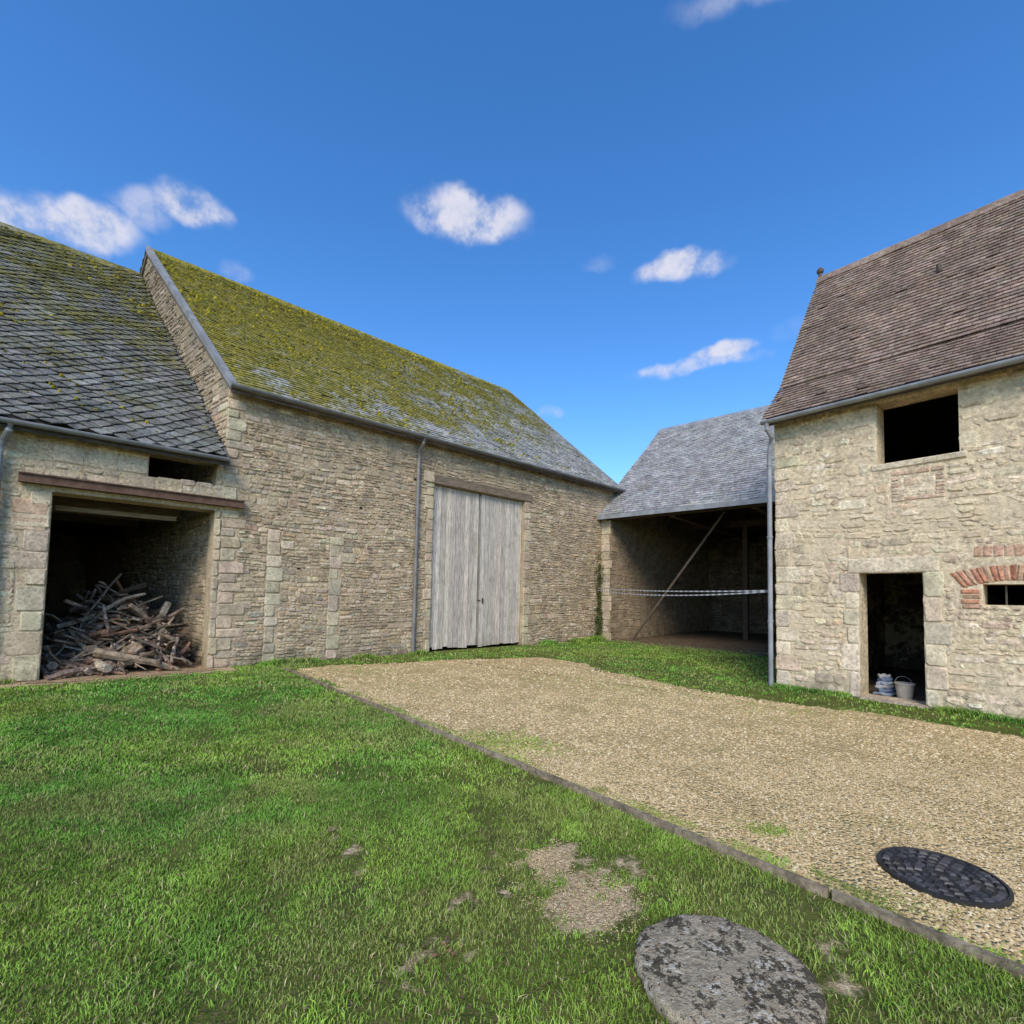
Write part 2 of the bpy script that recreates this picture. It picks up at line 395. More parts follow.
# ============================================================ LEFT BARN
lb=empty('stone_outbuilding',A,T1)
O1=(-2.584,-.147,-.2,3.22); O2=(-1.28,-.15,3.72,4.2)
mb=MB()
pc_l=(.54,.43,.28)
panel(mb,-7.5,-.003,-.1,4.45,0,.5,[O1,O2],pc_l)
mb.box(-7.5,-7.0,.5,13.6,-.1,4.4,mort_barn)
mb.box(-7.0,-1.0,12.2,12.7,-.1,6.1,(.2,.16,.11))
mb.prism([(.5,4.4),(7.2,10.9),(13.6,4.4)],lambda x,y,z:(x,y,z),-7.5,-7.0,mort_barn)
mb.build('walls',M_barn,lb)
mb=MB()
blk=[O1,O2,(-.6,.0,-1,3.3),(-2.95,-2.5,-1,3.3),(-3.05,.1,3.22,3.5)]
pal_l=[(.57,.455,.30),(.62,.50,.34),(.52,.42,.28),(.64,.54,.38)]
courses(mb,-7.4,-.02,.0,4.4,pal_l,.15,front,.013,blk,wr=(1.3,3.2),gap=.02,skip=.08)
mb.build('wall_stones',M_barn,lb)
mb=MB()
quoins(mb,-.147,1,0,3.22,front,.14,.14,.3,.028,qc)
quoins(mb,-2.584,-1,0,3.22,front,.44,.32,.38,.020,(.58,.475,.325))
mb.stone(-2.83,2.92,.44,.26,front,.025,(.53,.36,.24)); mb.stone(-2.83,2.64,.42,.24,front,.025,(.55,.40,.27))
for x in (-2.4,-1.95,-1.5): mb.stone(x,3.9,.42,.3,front,.018,(.59,.485,.335))
mb.build('quoins',M_quoin,lb)
mb=MB(); mb.box(-3.0,.36,-.14,-.03,3.33,3.45,(.14,.085,.06),.003); mb.box(-3.0,.36,-.17,-.02,3.31,3.33,(.15,.095,.07)); mb.box(-3.0,.36,-.17,-.02,3.45,3.47,(.15,.095,.07))
mb.build('lintel_beam',M_rust,lb)
mb=MB()
mb.box(-2.7,-.1,.05,.45,3.23,3.29,(.24,.18,.12)); 
for k,y in enumerate((1.2,2.6,4.2)): mb.box(-6.9,-.4-.15*y,y,y+.2,3.15,3.38,(.16,.12,.09),.01)
mb.box(-2.55,-.7,.75,.85,3.0,3.08,(.28,.22,.15),.01)
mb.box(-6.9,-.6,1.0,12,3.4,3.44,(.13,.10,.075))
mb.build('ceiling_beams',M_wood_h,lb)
sl2=.93; e1=(-.28,4.5-.28*sl2); rd1=(7.2,11.2)
mb=MB(); mb.prism([(-.26,e1[1]-.03),(7.2,11.16),(14.6,4.3),(14.6,4.18),(7.2,11.03),(-.26,e1[1]-.12)],lambda t,y,z:((-7.6 if t==0 else SK*y-.01),y,z),0,1,(.10,.085,.07))
mb.build('roof_deck',M_wood_h,lb)
mb=MB()
tiles(mb,lambda y:-7.6,lambda y:SK*y-.03 if y>0 else -.02,e1,rd1,.15,.32,[(.165,.165,.15),(.19,.19,.175),(.14,.14,.13),(.21,.205,.185)],th=.02,lift=.028,diamond=True,rag=.035,var=.18,und=.03)
mb.build('roof_slates',M_slate_dark,lb)
mb=MB(); cushions(mb,1800,(-7.2,-.1),e1,rd1,lambda y:SK*y,lambda x,f:.15+.7*f); mb.build('moss_cushions',M_leaf,lb)
mb=MB()
for k in range(20):
    xa=-7.6+k*.333; mb.prism([(7.02,11.07),(7.2,11.33),(7.38,11.07)],lambda x,y,z:(x,y,z+U(-.006,.006)),xa,xa+.34,jc((.22,.2,.13)))
mb.build('ridge_tiles',M_slate_dark,lb)
mb=MB(); gutter(mb,-7.6,-.02,-.35,4.25,.065,(.22,.22,.22))
mb.tube([(-3.12,-.33,4.2),(-3.13,-.3,4.1),(-3.2,-.13,3.95),(-3.24,-.1,3.7),(-3.24,-.1,.0)],.05,zc,12)
for z in (3.4,1.7): mb.tube([(-3.24,-.1,z),(-3.24,-.1,z+.04)],.06,zc,12)
mb.build('gutter_and_downpipe',M_zinc,lb)
mb=MB(); mb.add([(-6.9,.3,.008),(-2.65,.3,.008),(-2.75,-.28,.008),(-2.2,-.46,.008),(-1.3,-.40,.008),(-.6,-.48,.008),(.0,-.3,.008),(-.05,-.02,.008),(-.1,.6,.008),(-2.2,12.2,.008),(-6.9,12.2,.008)],[tuple(range(11))],(.38,.265,.155))
mb.build('earth_floor',M_dirt,lb)
# wood pile: loose heap of branches and broken planks
mb=MB()
bpal=[(.22,.165,.12),(.29,.22,.155),(.14,.105,.075),(.21,.125,.085),(.36,.29,.215),(.10,.075,.055)]
def clampp(pp):
    pp.x=min(-.38,max(-2.9 if pp.y>.6 else -2.5,pp.x)); pp.y=max(-.12,pp.y); pp.z=max(.03,pp.z)
def heap_h(x,y):
    a_=1.42*math.exp(-(((x+1.6)/.9)**2+((y-1.8)/.95)**2)); b_=.85*math.exp(-(((x+.95)/.65)**2+((y-1.05)/.8)**2)); return max(a_,b_)*1.04
for i in range(470):
    cx=U(-2.7,-.45); cy=U(.12,3.0); hh=heap_h(cx,cy)
    if hh<.10 and random.random()<.45: continue
    z=hh*(1-.6*random.random()**2)+.03
    ln=U(.3,1.6) if random.random()<.75 else U(.15,.5); an=U(0,2*math.pi); tilt=random.gauss(0,.36)
    d=Vector((math.cos(an)*math.cos(tilt),math.sin(an)*math.cos(tilt),0))*ln/2
    c0=Vector((cx,cy,0)); p0=c0-d;p1=c0+d
    s_=(heap_h(p1.x,p1.y)-heap_h(p0.x,p0.y))*.55+math.sin(tilt)*ln
    p0.z=z-s_/2;p1.z=z+s_/2
    clampp(p0);clampp(p1)
    if (p1-p0).length<.1: continue
    k=.06*ln
    pm=(p0+p1)/2+Vector((U(-k,k),U(-k,k),U(-k,k)*1.2)); pq=(p0+pm)/2+Vector((U(-k,k),U(-k,k),U(-k,k)))*.7; pr_=(p1+pm)/2+Vector((U(-k,k),U(-k,k),U(-k,k)))*.7
    ra=U(.014,.05) if random.random()<.82 else U(.055,.095)
    c=jc(random.choice(bpal),.3)
    mb.tube([p0,pq,pm,pr_,p1],[ra,ra*.95,ra*.85,ra*.75,ra*.55],c,6)
    if random.random()<.3: mb.tube([pm,pm+Vector((U(-.25,.25),U(-.25,.25),U(-.1,.2)))],[ra*.5,ra*.2],c,5)
for i in range(150): # split boards
    cx=U(-2.5,-.6); cy=U(.3,2.6); z=heap_h(cx,cy)*U(.75,1.04)+.05
    an=U(0,3.14); l=U(.3,1.1)/2; w_=U(.035,.08); s_=random.gauss(0,.35)
    d=Vector((math.cos(an),math.sin(an),s_)); n_=Vector((-d.y,d.x,U(-.4,.4))).normalized(); up=d.cross(n_).normalized()*.014
    c=Vector((cx,cy,z)); q=[c-d*l-n_*w_,c+d*l-n_*w_*U(.5,1),c+d*l*U(.85,1.1)+n_*w_,c-d*l*U(.85,1.1)+n_*w_]
    for pp in q: clampp(pp)
    mb.add([tuple(v-up) for v in q]+[tuple(v+up) for v in q],[(0,3,2,1),(4,5,6,7),(0,1,5,4),(1,2,6,5),(2,3,7,6),(3,0,4,7)],jc(random.choice(bpal),.25))
wp=mb.build('wood_pile',M_branch); wp.location=A; wp.rotation_euler=(0,0,T1)

# ============================================================ OPEN SHED
sh=empty('open_cart_shed',Bp,-T1)
scol=(.34,.265,.175)
mb=MB()
prof=[(.0,-.1),(.0,4.75),(5.17,9.2),(10.3,4.75),(10.3,-.1)]
mb.prism(prof,lambda x,y,z:(x,y,z),0,.4,scol)
mb.prism(prof,lambda x,y,z:(x,y,z),7.8,8.2,scol)
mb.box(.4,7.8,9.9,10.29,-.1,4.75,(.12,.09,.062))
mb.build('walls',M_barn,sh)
mb=MB()
courses(mb,.05,9.8,0,8.9,[(.36,.28,.185),(.40,.315,.21),(.32,.25,.17)],.16,lambda a,z,d:(.4+d,a,z),.010,top=lambda a:4.6+.86*a,wr=(1.2,3),gap=.02,skip=.15)
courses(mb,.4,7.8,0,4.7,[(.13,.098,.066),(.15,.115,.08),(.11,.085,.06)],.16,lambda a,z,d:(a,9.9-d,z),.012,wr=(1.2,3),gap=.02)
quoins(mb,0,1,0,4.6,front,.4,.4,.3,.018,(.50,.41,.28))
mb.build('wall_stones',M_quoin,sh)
mb=MB()
wc=(.11,.082,.06)
mb.box(.0,8.2,-.02,.2,4.5,4.74,wc,.008)
mb.tube([(.76,1.05,0),(4.2,1.05,4.6)],.045,(.14,.11,.08),6)
mb.box(3.6,3.78,4.9,5.1,0,4.7,wc); mb.box(.4,7.8,4.9,5.1,4.6,4.85,wc); mb.box(6.6,6.8,.0,.2,0,4.5,wc)
for i in range(19):
    x=.5+i*.4
    for s in (0,1):
        ya,yb=((0,5.17) if s==0 else (10.3,5.17)); mb.add([(x,ya,4.62),(x+.1,ya,4.62),(x+.1,yb,9.08),(x,yb,9.08),(x,ya,4.76),(x+.1,ya,4.76),(x+.1,yb,9.2),(x,yb,9.2)],[(0,1,2,3),(0,4,7,3),(1,2,6,5),(0,1,5,4)],wc)
for x in (2.6,5.3): mb.box(x,x+.22,.2,10,4.45,4.7,wc)
mb.build('timber_frame',M_wood_h,sh)
e2=(-.25,4.66); rd2=(5.17,9.38)
mb=MB(); mb.prism([(-.24,4.63),(5.17,9.34),(10.55,4.63),(10.55,4.55),(5.17,9.24),(-.24,4.53)],lambda x,y,z:(x,y,z),-.12,8.3,(.1,.085,.07)); mb.build('roof_deck',M_wood_h,sh)
mb=MB(); pg=[(.31,.30,.285),(.345,.335,.315),(.28,.27,.26),(.375,.36,.335)]
tiles(mb,lambda y:-.14,lambda y:8.32,e2,rd2,.15,.25,pg,var=.08); tiles(mb,lambda y:-.14,lambda y:8.32,(10.55,4.66),rd2,.3,.4,pg)
mb.build('roof_slates',M_slate_grey,sh)
mb=MB(); mb.prism([(4.98,9.22),(5.17,9.49),(5.36,9.22)],lambda x,y,z:(x,y,z),-.14,8.32,zc)
mb.box(-.16,8.34,-.29,-.255,4.52,4.68,zc); mb.build('ridge_and_fascia',M_zinc,sh)
mb=MB(); mb.add([(.4,-.5,.008),(7.8,-.5,.008),(7.8,9.9,.008),(.4,9.9,.008)],[(0,1,2,3)],(.17,.125,.08)); mb.build('earth_floor',M_dirt,sh)

# ============================================================ RIGHT HOUSE
T3=math.atan2(-.765,.644)
rh=empty('stone_house',C,T3)
W=(1.62,2.65,3.92,4.97); D=(1.33,2.18,-.2,2.11); w2=(2.86,3.5,1.6,1.91)
mr=(.66,.53,.35)
mb=MB()
panel(mb,0,8,-.1,5.2,0,.45,[W,D,w2],mr)
pf=[(.02,-.1),(.02,5.2),(.6,5.8),(2.92,9.12),(5.2,5.8),(5.84,5.2),(5.84,-.1)]
mb.prism(pf,lambda x,y,z:(x,y,z),.003,.45,mr); mb.prism(pf,lambda x,y,z:(x,y,z),7.55,7.997,mr)
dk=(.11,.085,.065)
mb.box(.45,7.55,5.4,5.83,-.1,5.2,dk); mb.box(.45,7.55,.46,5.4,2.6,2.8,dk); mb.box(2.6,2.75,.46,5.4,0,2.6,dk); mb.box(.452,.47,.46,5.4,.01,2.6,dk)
mb.build('walls',M_right,rh)
pal_r=[(.65,.52,.345),(.71,.575,.395),(.61,.485,.32),(.68,.55,.37),(.53,.415,.275),(.75,.63,.45),(.62,.47,.305),(.47,.375,.26)]
mb=MB()
blk=[W,D,w2,(-.1,.3,-1,5.3),(1.12,1.33,-1,2.12),(2.18,2.42,-1,2.12),(1.2,2.42,2.09,2.36),(1.78,2.49,3.24,3.78),(2.5,3.9,1.88,2.24),(2.55,2.86,1.55,2.2),(1.5,2.85,3.82,3.93),(1.5,2.85,4.96,5.12),(2.78,3.45,2.28,2.5)]
courses(mb,0,7.9,0,5.15,pal_r,.12,front,.011,blk,wr=(.8,3.0),gap=.024,skip=.13,wob=.045,cut=.04,jit=.016,cv=.12,tilt=.09)
mb.build('wall_stones',M_right,rh)
mb=MB(); lr=(.70,.58,.405)
quoins(mb,-.015,1,0,5.1,front,.4,.26,.26,.016,(.66,.54,.37))
quoins(mb,1.33,-1,0,2.11,front,.24,.2,.36,.017,lr); quoins(mb,2.18,1,0,2.11,front,.30,.22,.34,.017,lr)
mb.stone(1.77,2.23,1.2,.25,front,.018,lr,cut=.016)
mb.stone(2.14,3.87,1.2,.10,front,.03,lr,cut=.012); mb.stone(2.14,5.04,1.26,.14,front,.012,lr)
mb.build('quoins',M_quoin,rh)
mb=MB(); bc=[(.48,.22,.13),(.53,.27,.165),(.43,.19,.115),(.52,.32,.205)]
for i in range(19):  # segmental brick arch over the small window
    x=2.60+i*.0645; u_=(x-3.18)/.6; t=u_*.7; zz=2.075-.11*u_*u_
    mb.stone(x,zz,.056,.22,lambda a,z,d,t=t,zz=zz:(a+(z-zz)*t,-d,z),.016,jc(random.choice(bc),.15),cut=.006,jit=.003)
for i in range(4): mb.stone(2.74-.02*(i%2),1.58+i*.075,.20,.064,front,.015,jc(random.choice(bc),.15),cut=.006,jit=.003)
pk=[(.53,.37,.26),(.57,.43,.30),(.50,.33,.23),(.60,.48,.34)]
def bstone(a,z,w,h,pl=pk,r=.011): mb.stone(a,z,w,h,front,r,jc(random.choice(pl),.1),cut=.008,jit=.005)
for i in range(4): bstone(1.885+i*.168,3.72,.158,.064)
for i in range(4): bstone(1.885+i*.168,3.29,.158,.056)
for i in range(6): bstone(1.855,3.345+i*.057,.10,.050)
for i in range(6): bstone(2.415,3.345+i*.057,.10,.050)
for i in range(6): bstone(2.82+i*.105,2.39,.095,.16,[(.52,.33,.22),(.56,.40,.28)])
mb.build('brickwork',M_brick,rh)
mb=MB(); mb.stone(2.135,3.505,.44,.33,front,.006,(.69,.56,.38)); mb.stone(2.07,3.56,.2,.13,front,.012,(.60,.45,.30)); mb.stone(2.24,3.43,.17,.12,front,.012,(.73,.61,.43)); mb.build('niche_infill',M_right,rh)
mb=MB(); 
mb.box(3.08,3.10,.12,.14,1.61,1.91,(.14,.11,.08)); mb.box(3.3,3.32,.12,.14,1.61,1.91,(.14,.11,.08)); mb.box(2.865,3.495,.1,.3,1.585,1.61,(.6,.48,.33))
mb.build('window_bars',M_rust,rh)
mb=MB(); mb.add([(.45,0,.008),(7.5,0,.008),(7.5,5.4,.008),(.45,5.4,.008)],[(0,1,2,3)],(.2,.15,.10)); mb.box(1.335,2.175,-.1,.4,-.02,.035,(.5,.4,.28)); mb.build('floor_and_threshold',M_dirt,rh)
ea=(-.26,5.06); kn=(.6,5.92); rr=(2.92,9.28)
mb=MB()
mb.prism([(-.24,5.03),(.6,5.88),(2.92,9.24),(5.24,5.88),(6.1,5.03),(6.1,4.95),(5.2,5.78),(2.92,9.1),(.62,5.78),(-.24,4.94)],lambda x,y,z:(x,y,z),-.1,8.1,(.15,.12,.095)); mb.build('roof_deck',M_wood_h,rh)
mb=MB(); pt=[(.28,.20,.148),(.31,.225,.17),(.26,.185,.138),(.33,.245,.19),(.24,.175,.135)]
for a_,b_ in ((ea,kn),(kn,rr)): tiles(mb,lambda y:-.14,lambda y:8.14,a_,b_,.105,.17,pt,th=.014,lift=.02,var=.08,rag=.004,und=.008)
tiles(mb,lambda y:-.14,lambda y:8.14,(6.1,5.06),(5.24,5.92),.2,.3,pt); tiles(mb,lambda y:-.14,lambda y:8.14,(5.24,5.92),rr,.2,.3,pt)
mb.build('roof_tiles',M_tile,rh)
mb=MB()
for k in range(25):
    xa=-.14+k*.333; mb.prism([(2.77,9.14),(2.82,9.29),(2.92,9.37),(3.02,9.29),(3.07,9.14)],lambda x,y,z:(x,y,z+U(-.004,.004)),xa,xa+.345,jc((.27,.195,.15)))
mb.tube([(-.1,2.92,9.3),(-.1,2.92,9.42),(-.1,2.92,9.46),(-.1,2.92,9.52),(-.1,2.92,9.58)],[.05,.035,.07,.075,.03],(.12,.09,.07),10)
mb.tube([(2.2,1.9,7.85),(2.2,1.85,7.98)],[.05,.04],(.1,.08,.07),8)
mb.build('ridge_tiles_and_finial',M_tile,rh)
mb=MB(); gutter(mb,-.12,8.1,-.33,5.02,.06,zc)
mb.tube([(-.02,-.33,4.98),(-.02,-.32,4.86),(.02,-.2,4.72),(-.04,-.12,4.6),(-.07,-.1,4.4),(-.07,-.1,2.0),(-.07,-.1,0)],.042,zc,12)
for z in (4.2,2.8,1.2): mb.tube([(-.07,-.1,z),(-.07,-.1,z+.04)],.052,zc,12)
mb.build('gutter_and_downpipe',M_zinc,rh)

def local3(x,y,z=0): 
    return (C[0]+.644*x+.765*y, C[1]-.765*x+.644*y, z)
mb=MB(); n=20
pr=[(.10,.01),(.13,.25),(.145,.25),(.145,.27),(.128,.27),(.095,.03)]
vs=[(r*math.cos(2*math.pi*q/n),r*math.sin(2*math.pi*q/n),z) for r,z in pr for q in range(n)]
fs=[(i*n+q,i*n+(q+1)%n,(i+1)*n+(q+1)%n,(i+1)*n+q) for i in range(len(pr)-1) for q in range(n)]+[tuple(range(n)),tuple(range((len(pr)-1)*n,len(pr)*n))]
mb.add(vs,fs,(.42,.37,.30)); mb.tube([(.14*math.cos(t),.02+.03*math.sin(t),.26+.11*math.sin(t)) for t in np.linspace(0,math.pi,9)],.004,(.2,.2,.2),6)
o=mb.build('bucket',M_plain); o.location=local3(1.82,.5,.01)
mb=MB()
for k in range(6):
    zz=.01+k*.06; r=.15-.012*k; m=14; vs=[]
    for (s,dz) in ((.8,0),(1.,.02),(1.,.045),(.8,.06)):
        for q in range(m):
            t=2*math.pi*q/m; rr_=r*s*(1+.16*math.sin(q*2.3+k*1.7)); vs.append((rr_*math.cos(t)*1.1+.02*math.sin(k*2),rr_*math.sin(t)*.75,zz+dz+.012*math.sin(q*1.7+k*2)))
    fs=[(i*m+q,i*m+(q+1)%m,(i+1)*m+(q+1)%m,(i+1)*m+q) for i in range(3) for q in range(m)]+[tuple(range(m)),tuple(range(3*m,4*m))]
    mb.add(vs,fs,[(.28,.31,.35),(.14,.18,.26),(.34,.34,.34)][k%3])
o=mb.build('folded_sacks',M_plain); o.location=local3(1.52,.62,0)

# ============================================================ GROUND
def vnoise(x,y,s,seed=0):
    x=x*s+seed*17.3+500; y=y*s+seed*9.1+500
    xi=np.floor(x).astype(int); yi=np.floor(y).astype(int); xf=x-xi; yf=y-yi
    xf=xf*xf*(3-2*xf); yf=yf*yf*(3-2*yf)
    def h(a,b):
        v=np.sin(a*127.1+b*311.7+seed*74.7)*43758.5453; return v-np.floor(v)
    return (h(xi,yi)*(1-xf)+h(xi+1,yi)*xf)*(1-yf)+(h(xi,yi+1)*(1-xf)+h(xi+1,yi+1)*xf)*yf
def fb(x,y,s,seed=0): return (vnoise(x,y,s,seed)*.5+vnoise(x,y,s*2.1,seed+1)*.3+vnoise(x,y,s*4.3,seed+2)*.2)
patches=[(.44,2.70,.27,.22,1.),(.22,3.10,.15,.24,.85),(-.91,3.14,.14,.11,.8),(-1.2,3.3,.16,.09,.6),(-2.42,2.62,.12,.08,.55),(-.28,2.24,.06,.08,.6),(-.25,2.75,.16,.12,.55),(1.45,2.0,.2,.12,.6),(.72,1.75,.3,.15,.55),(-1.0,2.0,.06,.05,.5),(-.1,3.7,.25,.10,.4),(1.5,2.3,.1,.3,.55),(-.6,2.6,.2,.1,.4)]
def bare(x,y):
    dx=(fb(x,y,3,5)-.5)*.7; dy=(fb(x,y,3,9)-.5)*.7
    b=np.zeros_like(x)
    for px,py,sx,sy,a in patches: b=np.maximum(b,a*np.exp(-(((x+dx-px)/sx)**2+((y+dy-py)/sy)**2)*.7))
    lx,ly=x-A[0],y-A[1]; s=.742*lx+.67*ly; d=-.67*lx+.742*ly
    b=np.maximum(b,np.where((s<.3)&(s>-3.4),np.exp(-((d+.25)/.42)**2),0)*.9)
    return b
def axis(lo,hi,st,far):
    a=list(np.arange(lo,hi,st)); l=[];r=[];d=st
    while d<far: d=d*1.5+.1; l.append(lo-d); r.append(hi+d)
    return np.array(l[::-1]+a+r)
gx=axis(-7,8,.07,600); gy=axis(1,14,.07,600)
X,Y=np.meshgrid(gx,gy); nx,ny=len(gx),len(gy)
def line_d(x,y): return (x+4.55)*.755+(y-10.01)*.655
def undul(X,Y):
    u=np.where(line_d(X,Y)<-.15,(fb(X,Y,.9,3)-.5)*.06,0.)*np.clip(-(line_d(X,Y)+.15)*2,0,1)
    lx,ly=X-A[0],Y-A[1]; dd=-.67*lx+.742*ly
    u=np.where((dd>-.7)|(X<-12)|(Y<0)|(Y>14),0,u)
    return u*np.clip((np.hypot(X-.93,Y-2.15)-.4)*4,0,1)
vs=np.stack([X.ravel(),Y.ravel(),undul(X,Y).ravel()],1)
i=np.arange(ny-1)[:,None]*nx+np.arange(nx-1)[None,:]
q=np.stack([i,i+1,i+nx+1,i+nx],-1).reshape(-1,4)
me=bpy.data.meshes.new('ground'); me.from_pydata(vs.tolist(),[],q.tolist())
at=me.attributes.new('bare','FLOAT','POINT'); at.data.foreach_set('value',bare(X,Y).ravel().astype(np.float32))
me.materials.append(ground_mat()); me.polygons.foreach_set('use_smooth',[True]*len(me.polygons))
scene.collection.objects.link(bpy.data.objects.new('ground',me))

poly=[(-4.5,9.97),(-3.4,10.9),(-2.11,11.6),(-.7,12.3),(.77,12.8),(1.7,12.0),(2.1,10.8),(2.55,9.7),(3.3,8.8),(4.05,8.01),(5.2,7.0),(6.27,6.06),(9,3.6),(12,0.5),(7.5,-3.9),(5.3,-1.3)]
bp=[]
for k in range(len(poly)):
    a=poly[k];b=poly[(k+1)%len(poly)]; n=max(2,int(math.hypot(b[0]-a[0],b[1]-a[1])/.12))
    for t in range(n):
        f=t/n; x=a[0]+(b[0]-a[0])*f; y=a[1]+(b[1]-a[1])*f
        if k<len(poly)-1: x+=U(-.07,.07)+.15*math.sin(y*3.1+x); y+=U(-.07,.07)+.12*math.sin(x*2.7)
        bp.append((x,y))
bp=[(x,y) if line_d(x,y)>.03 else (x+.755*(.03-line_d(x,y)),y+.655*(.03-line_d(x,y))) for x,y in bp]
me=bpy.data.meshes.new('gravel_yard'); me.from_pydata([(x,y,.008) for x,y in bp],[],[tuple(range(len(bp)))])
me.materials.append(gravel_mat()); scene.collection.objects.link(bpy.data.objects.new('gravel_yard',me))
def inpoly(x,y,P):
    r=np.zeros(x.shape,bool); n=len(P)
    for k in range(n):
        x1,y1=P[k];x2,y2=P[(k+1)%n]
        if y1==y2: continue
        c=((y1>y)!=(y2>y))&(x<(x2-x1)*(y-y1)/(y2-y1)+x1); r^=c
    return r
def bulk(name,V,loops,starts,totals,col,mat):
    me=bpy.data.meshes.new(name); me.vertices.add(len(V)); me.vertices.foreach_set('co',V.astype(np.float32).ravel())
    me.loops.add(len(loops)); me.loops.foreach_set('vertex_index',loops.astype(np.int32))
    me.polygons.add(len(starts)); me.polygons.foreach_set('loop_start',starts.astype(np.int32)); me.polygons.foreach_set('loop_total',totals.astype(np.int32))
    at=me.attributes.new('col','FLOAT_COLOR','POINT'); c=np.ones((len(V),4),np.float32); c[:,:3]=col; at.data.foreach_set('color',c.ravel())
    me.update(calc_edges=True); me.validate(); me.materials.append(mat)
    ob=bpy.data.objects.new(name,me); scene.collection.objects.link(ob); return ob
def in_build(x,y):
    lx,ly=x-A[0],y-A[1]; s=.742*lx+.67*ly; d=-.67*lx+.742*ly
    b=(d>-.03)&(s>-8)&(s<13.6)
    b|=(d>-.42+.12*np.sin(s*5))&(s>-2.75)&(s<-.02)
    lx,ly=x-Bp[0],y-Bp[1]; s=.742*lx-.67*ly; d=.67*lx+.742*ly; b|=(d>-.1+.5*(s>.4))&(s>0)
    lx,ly=x-C[0],y-C[1]; s=.644*lx-.765*ly; d=.765*lx+.644*ly; b|=(d>-.04)&(s>-.05)&(d<6)
    return b
GX=[];GY=[];GH=[];GW=[]
def scatter(n,x0,x1,y0,y1,h,w,mode):
    x=rng.uniform(x0,x1,n); y=rng.uniform(y0,y1,n)
    ok=~in_build(x,y); ld=line_d(x,y)
    ing=inpoly(x+(fb(x,y,2.5,2)-.5)*1.5,y+(fb(x,y,2.5,7)-.5)*1.5,poly)&(ld>0)
    cl=fb(x,y,1.6,21)
    if mode=='lawn':
        ok&=(ld<-.02)|((ld>.03)&(ld<.22)&(cl>.46))
        bb=bare(x,y)+(fb(x,y,8,4)-.5)*1.1
        ok&=rng.random(n)>np.clip((bb-.2)*2.6,0,.96)
        ok&=(np.hypot(x-.93,y-2.15)>.37+rng.uniform(-.02,.03,n))
        thin=fb(x,y,2.2,31)*.6+fb(x,y,9,33)*.4; ok&=rng.random(n)<np.clip(.42+(thin-.36)*3.4,.18,1)
    else:
        edge=inpoly(x,y,poly)
        ok&=(ld>.05)&(~ing)
        ok&=rng.random(n)<np.clip(.3+(cl-.3)*2.,.15,1)*np.where(edge,.35,1)
    ok&=np.hypot(x-2.55,y-2.96)>.31
    x=x[ok];y=y[ok]; m=len(x)
    hh=h*rng.uniform(.45,1.25,m)*(.5+1.1*fb(x,y,2.5,12))
    GX.append(x);GY.append(y);GH.append(hh);GW.append(w*rng.uniform(.6,1.3,m))
scatter(310000,-4.2,2.9,1.3,4.2,.027,.0022,'lawn')
scatter(125000,-7.5,1.6,4.2,7,.031,.0042,'lawn')
scatter(62000,-9.5,-.8,7,11,.037,.0078,'lawn')
scatter(110000,-5,8,5.5,19.5,.034,.010,'far')
def tufts(lst):
    for (cx,cy,sx,sy,n,h,w) in lst:
        x=rng.normal(cx,sx,n); y=rng.normal(cy,sy,n); ok=line_d(x,y)>.04; x=x[ok];y=y[ok];n=len(x)
        GX.append(x);GY.append(y);GH.append(h*rng.uniform(.4,1.2,n));GW.append(w*rng.uniform(.6,1.3,n))
tufts([(.05,5.35,.25,.14,1100,.035,.006),(-.25,5.6,.25,.15,700,.035,.006),(.45,5.1,.25,.1,350,.025,.004),(1.83,3.49,.09,.05,600,.028,.0035),(1.75,3.6,.18,.1,350,.02,.003),(2.05,2.75,.12,.06,320,.022,.003),(2.3,2.62,.12,.05,200,.022,.003),(2.9,3.6,.2,.1,120,.02,.003),(.75,4.6,.35,.18,250,.02,.004),(1.2,7.2,.7,.35,500,.02,.006),(-1.9,8.2,.6,.5,700,.022,.007),(3.2,6.1,.6,.35,350,.02,.005),(1.7,3.1,.2,.15,250,.02,.003),(-3,10.0,.5,.4,800,.028,.007),(2.6,8.6,.7,.6,1500,.026,.008),(4.2,7.2,.6,.3,800,.026,.007),(1.2,9.5,.6,.5,600,.026,.008)])
def strip(p,q,n,sp,h,w):
    t=rng.random(n); L=math.hypot(q[0]-p[0],q[1]-p[1]); cl=vnoise(t*L,t*0,2.,p[0]); ok=cl>.35; t=t[ok]; m=len(t)
    dx,dy=q[0]-p[0],q[1]-p[1]; o=-np.abs(rng.normal(0,sp,m)) 
    GX.append(p[0]+dx*t+dy/L*(-o));GY.append(p[1]+dy*t-dx/L*(-o)); GH.append(h*rng.uniform(.3,1.3,m)*(.4+cl[ok]));GW.append(np.full(m,w))
f1=lambda s,d=-.04:(A[0]+.742*s-.67*d,A[1]+.67*s+.742*d)
strip(f1(.2),f1(4.9),3000,.10,.10,.009); strip(f1(8.7),f1(12.5),3500,.16,.15,.013)
strip(f1(-7),f1(-2.9),1500,.08,.09,.008)
f3=lambda s,d=-.05:local3(s,d)[:2]
strip(f3(0),f3(1.2),1500,.07,.08,.007); strip(f3(2.3),f3(7),4500,.10,.09,.006)
strip((2.25,2.21),(-1.6,6.64),6000,.02,.042,.0035)
x=np.concatenate(GX);y=np.concatenate(GY);h=np.concatenate(GH);w=np.concatenate(GW); N=len(x)
ang=rng.uniform(0,2*math.pi,N); le=rng.uniform(0,2*math.pi,N); lean=h*rng.uniform(.15,1.4,N)
cx,cy=np.cos(ang)*w,np.sin(ang)*w; dx,dy=np.cos(le)*lean,np.sin(le)*lean
gz=undul(x,y); z0=gz-.008
V=np.zeros((N,5,3))
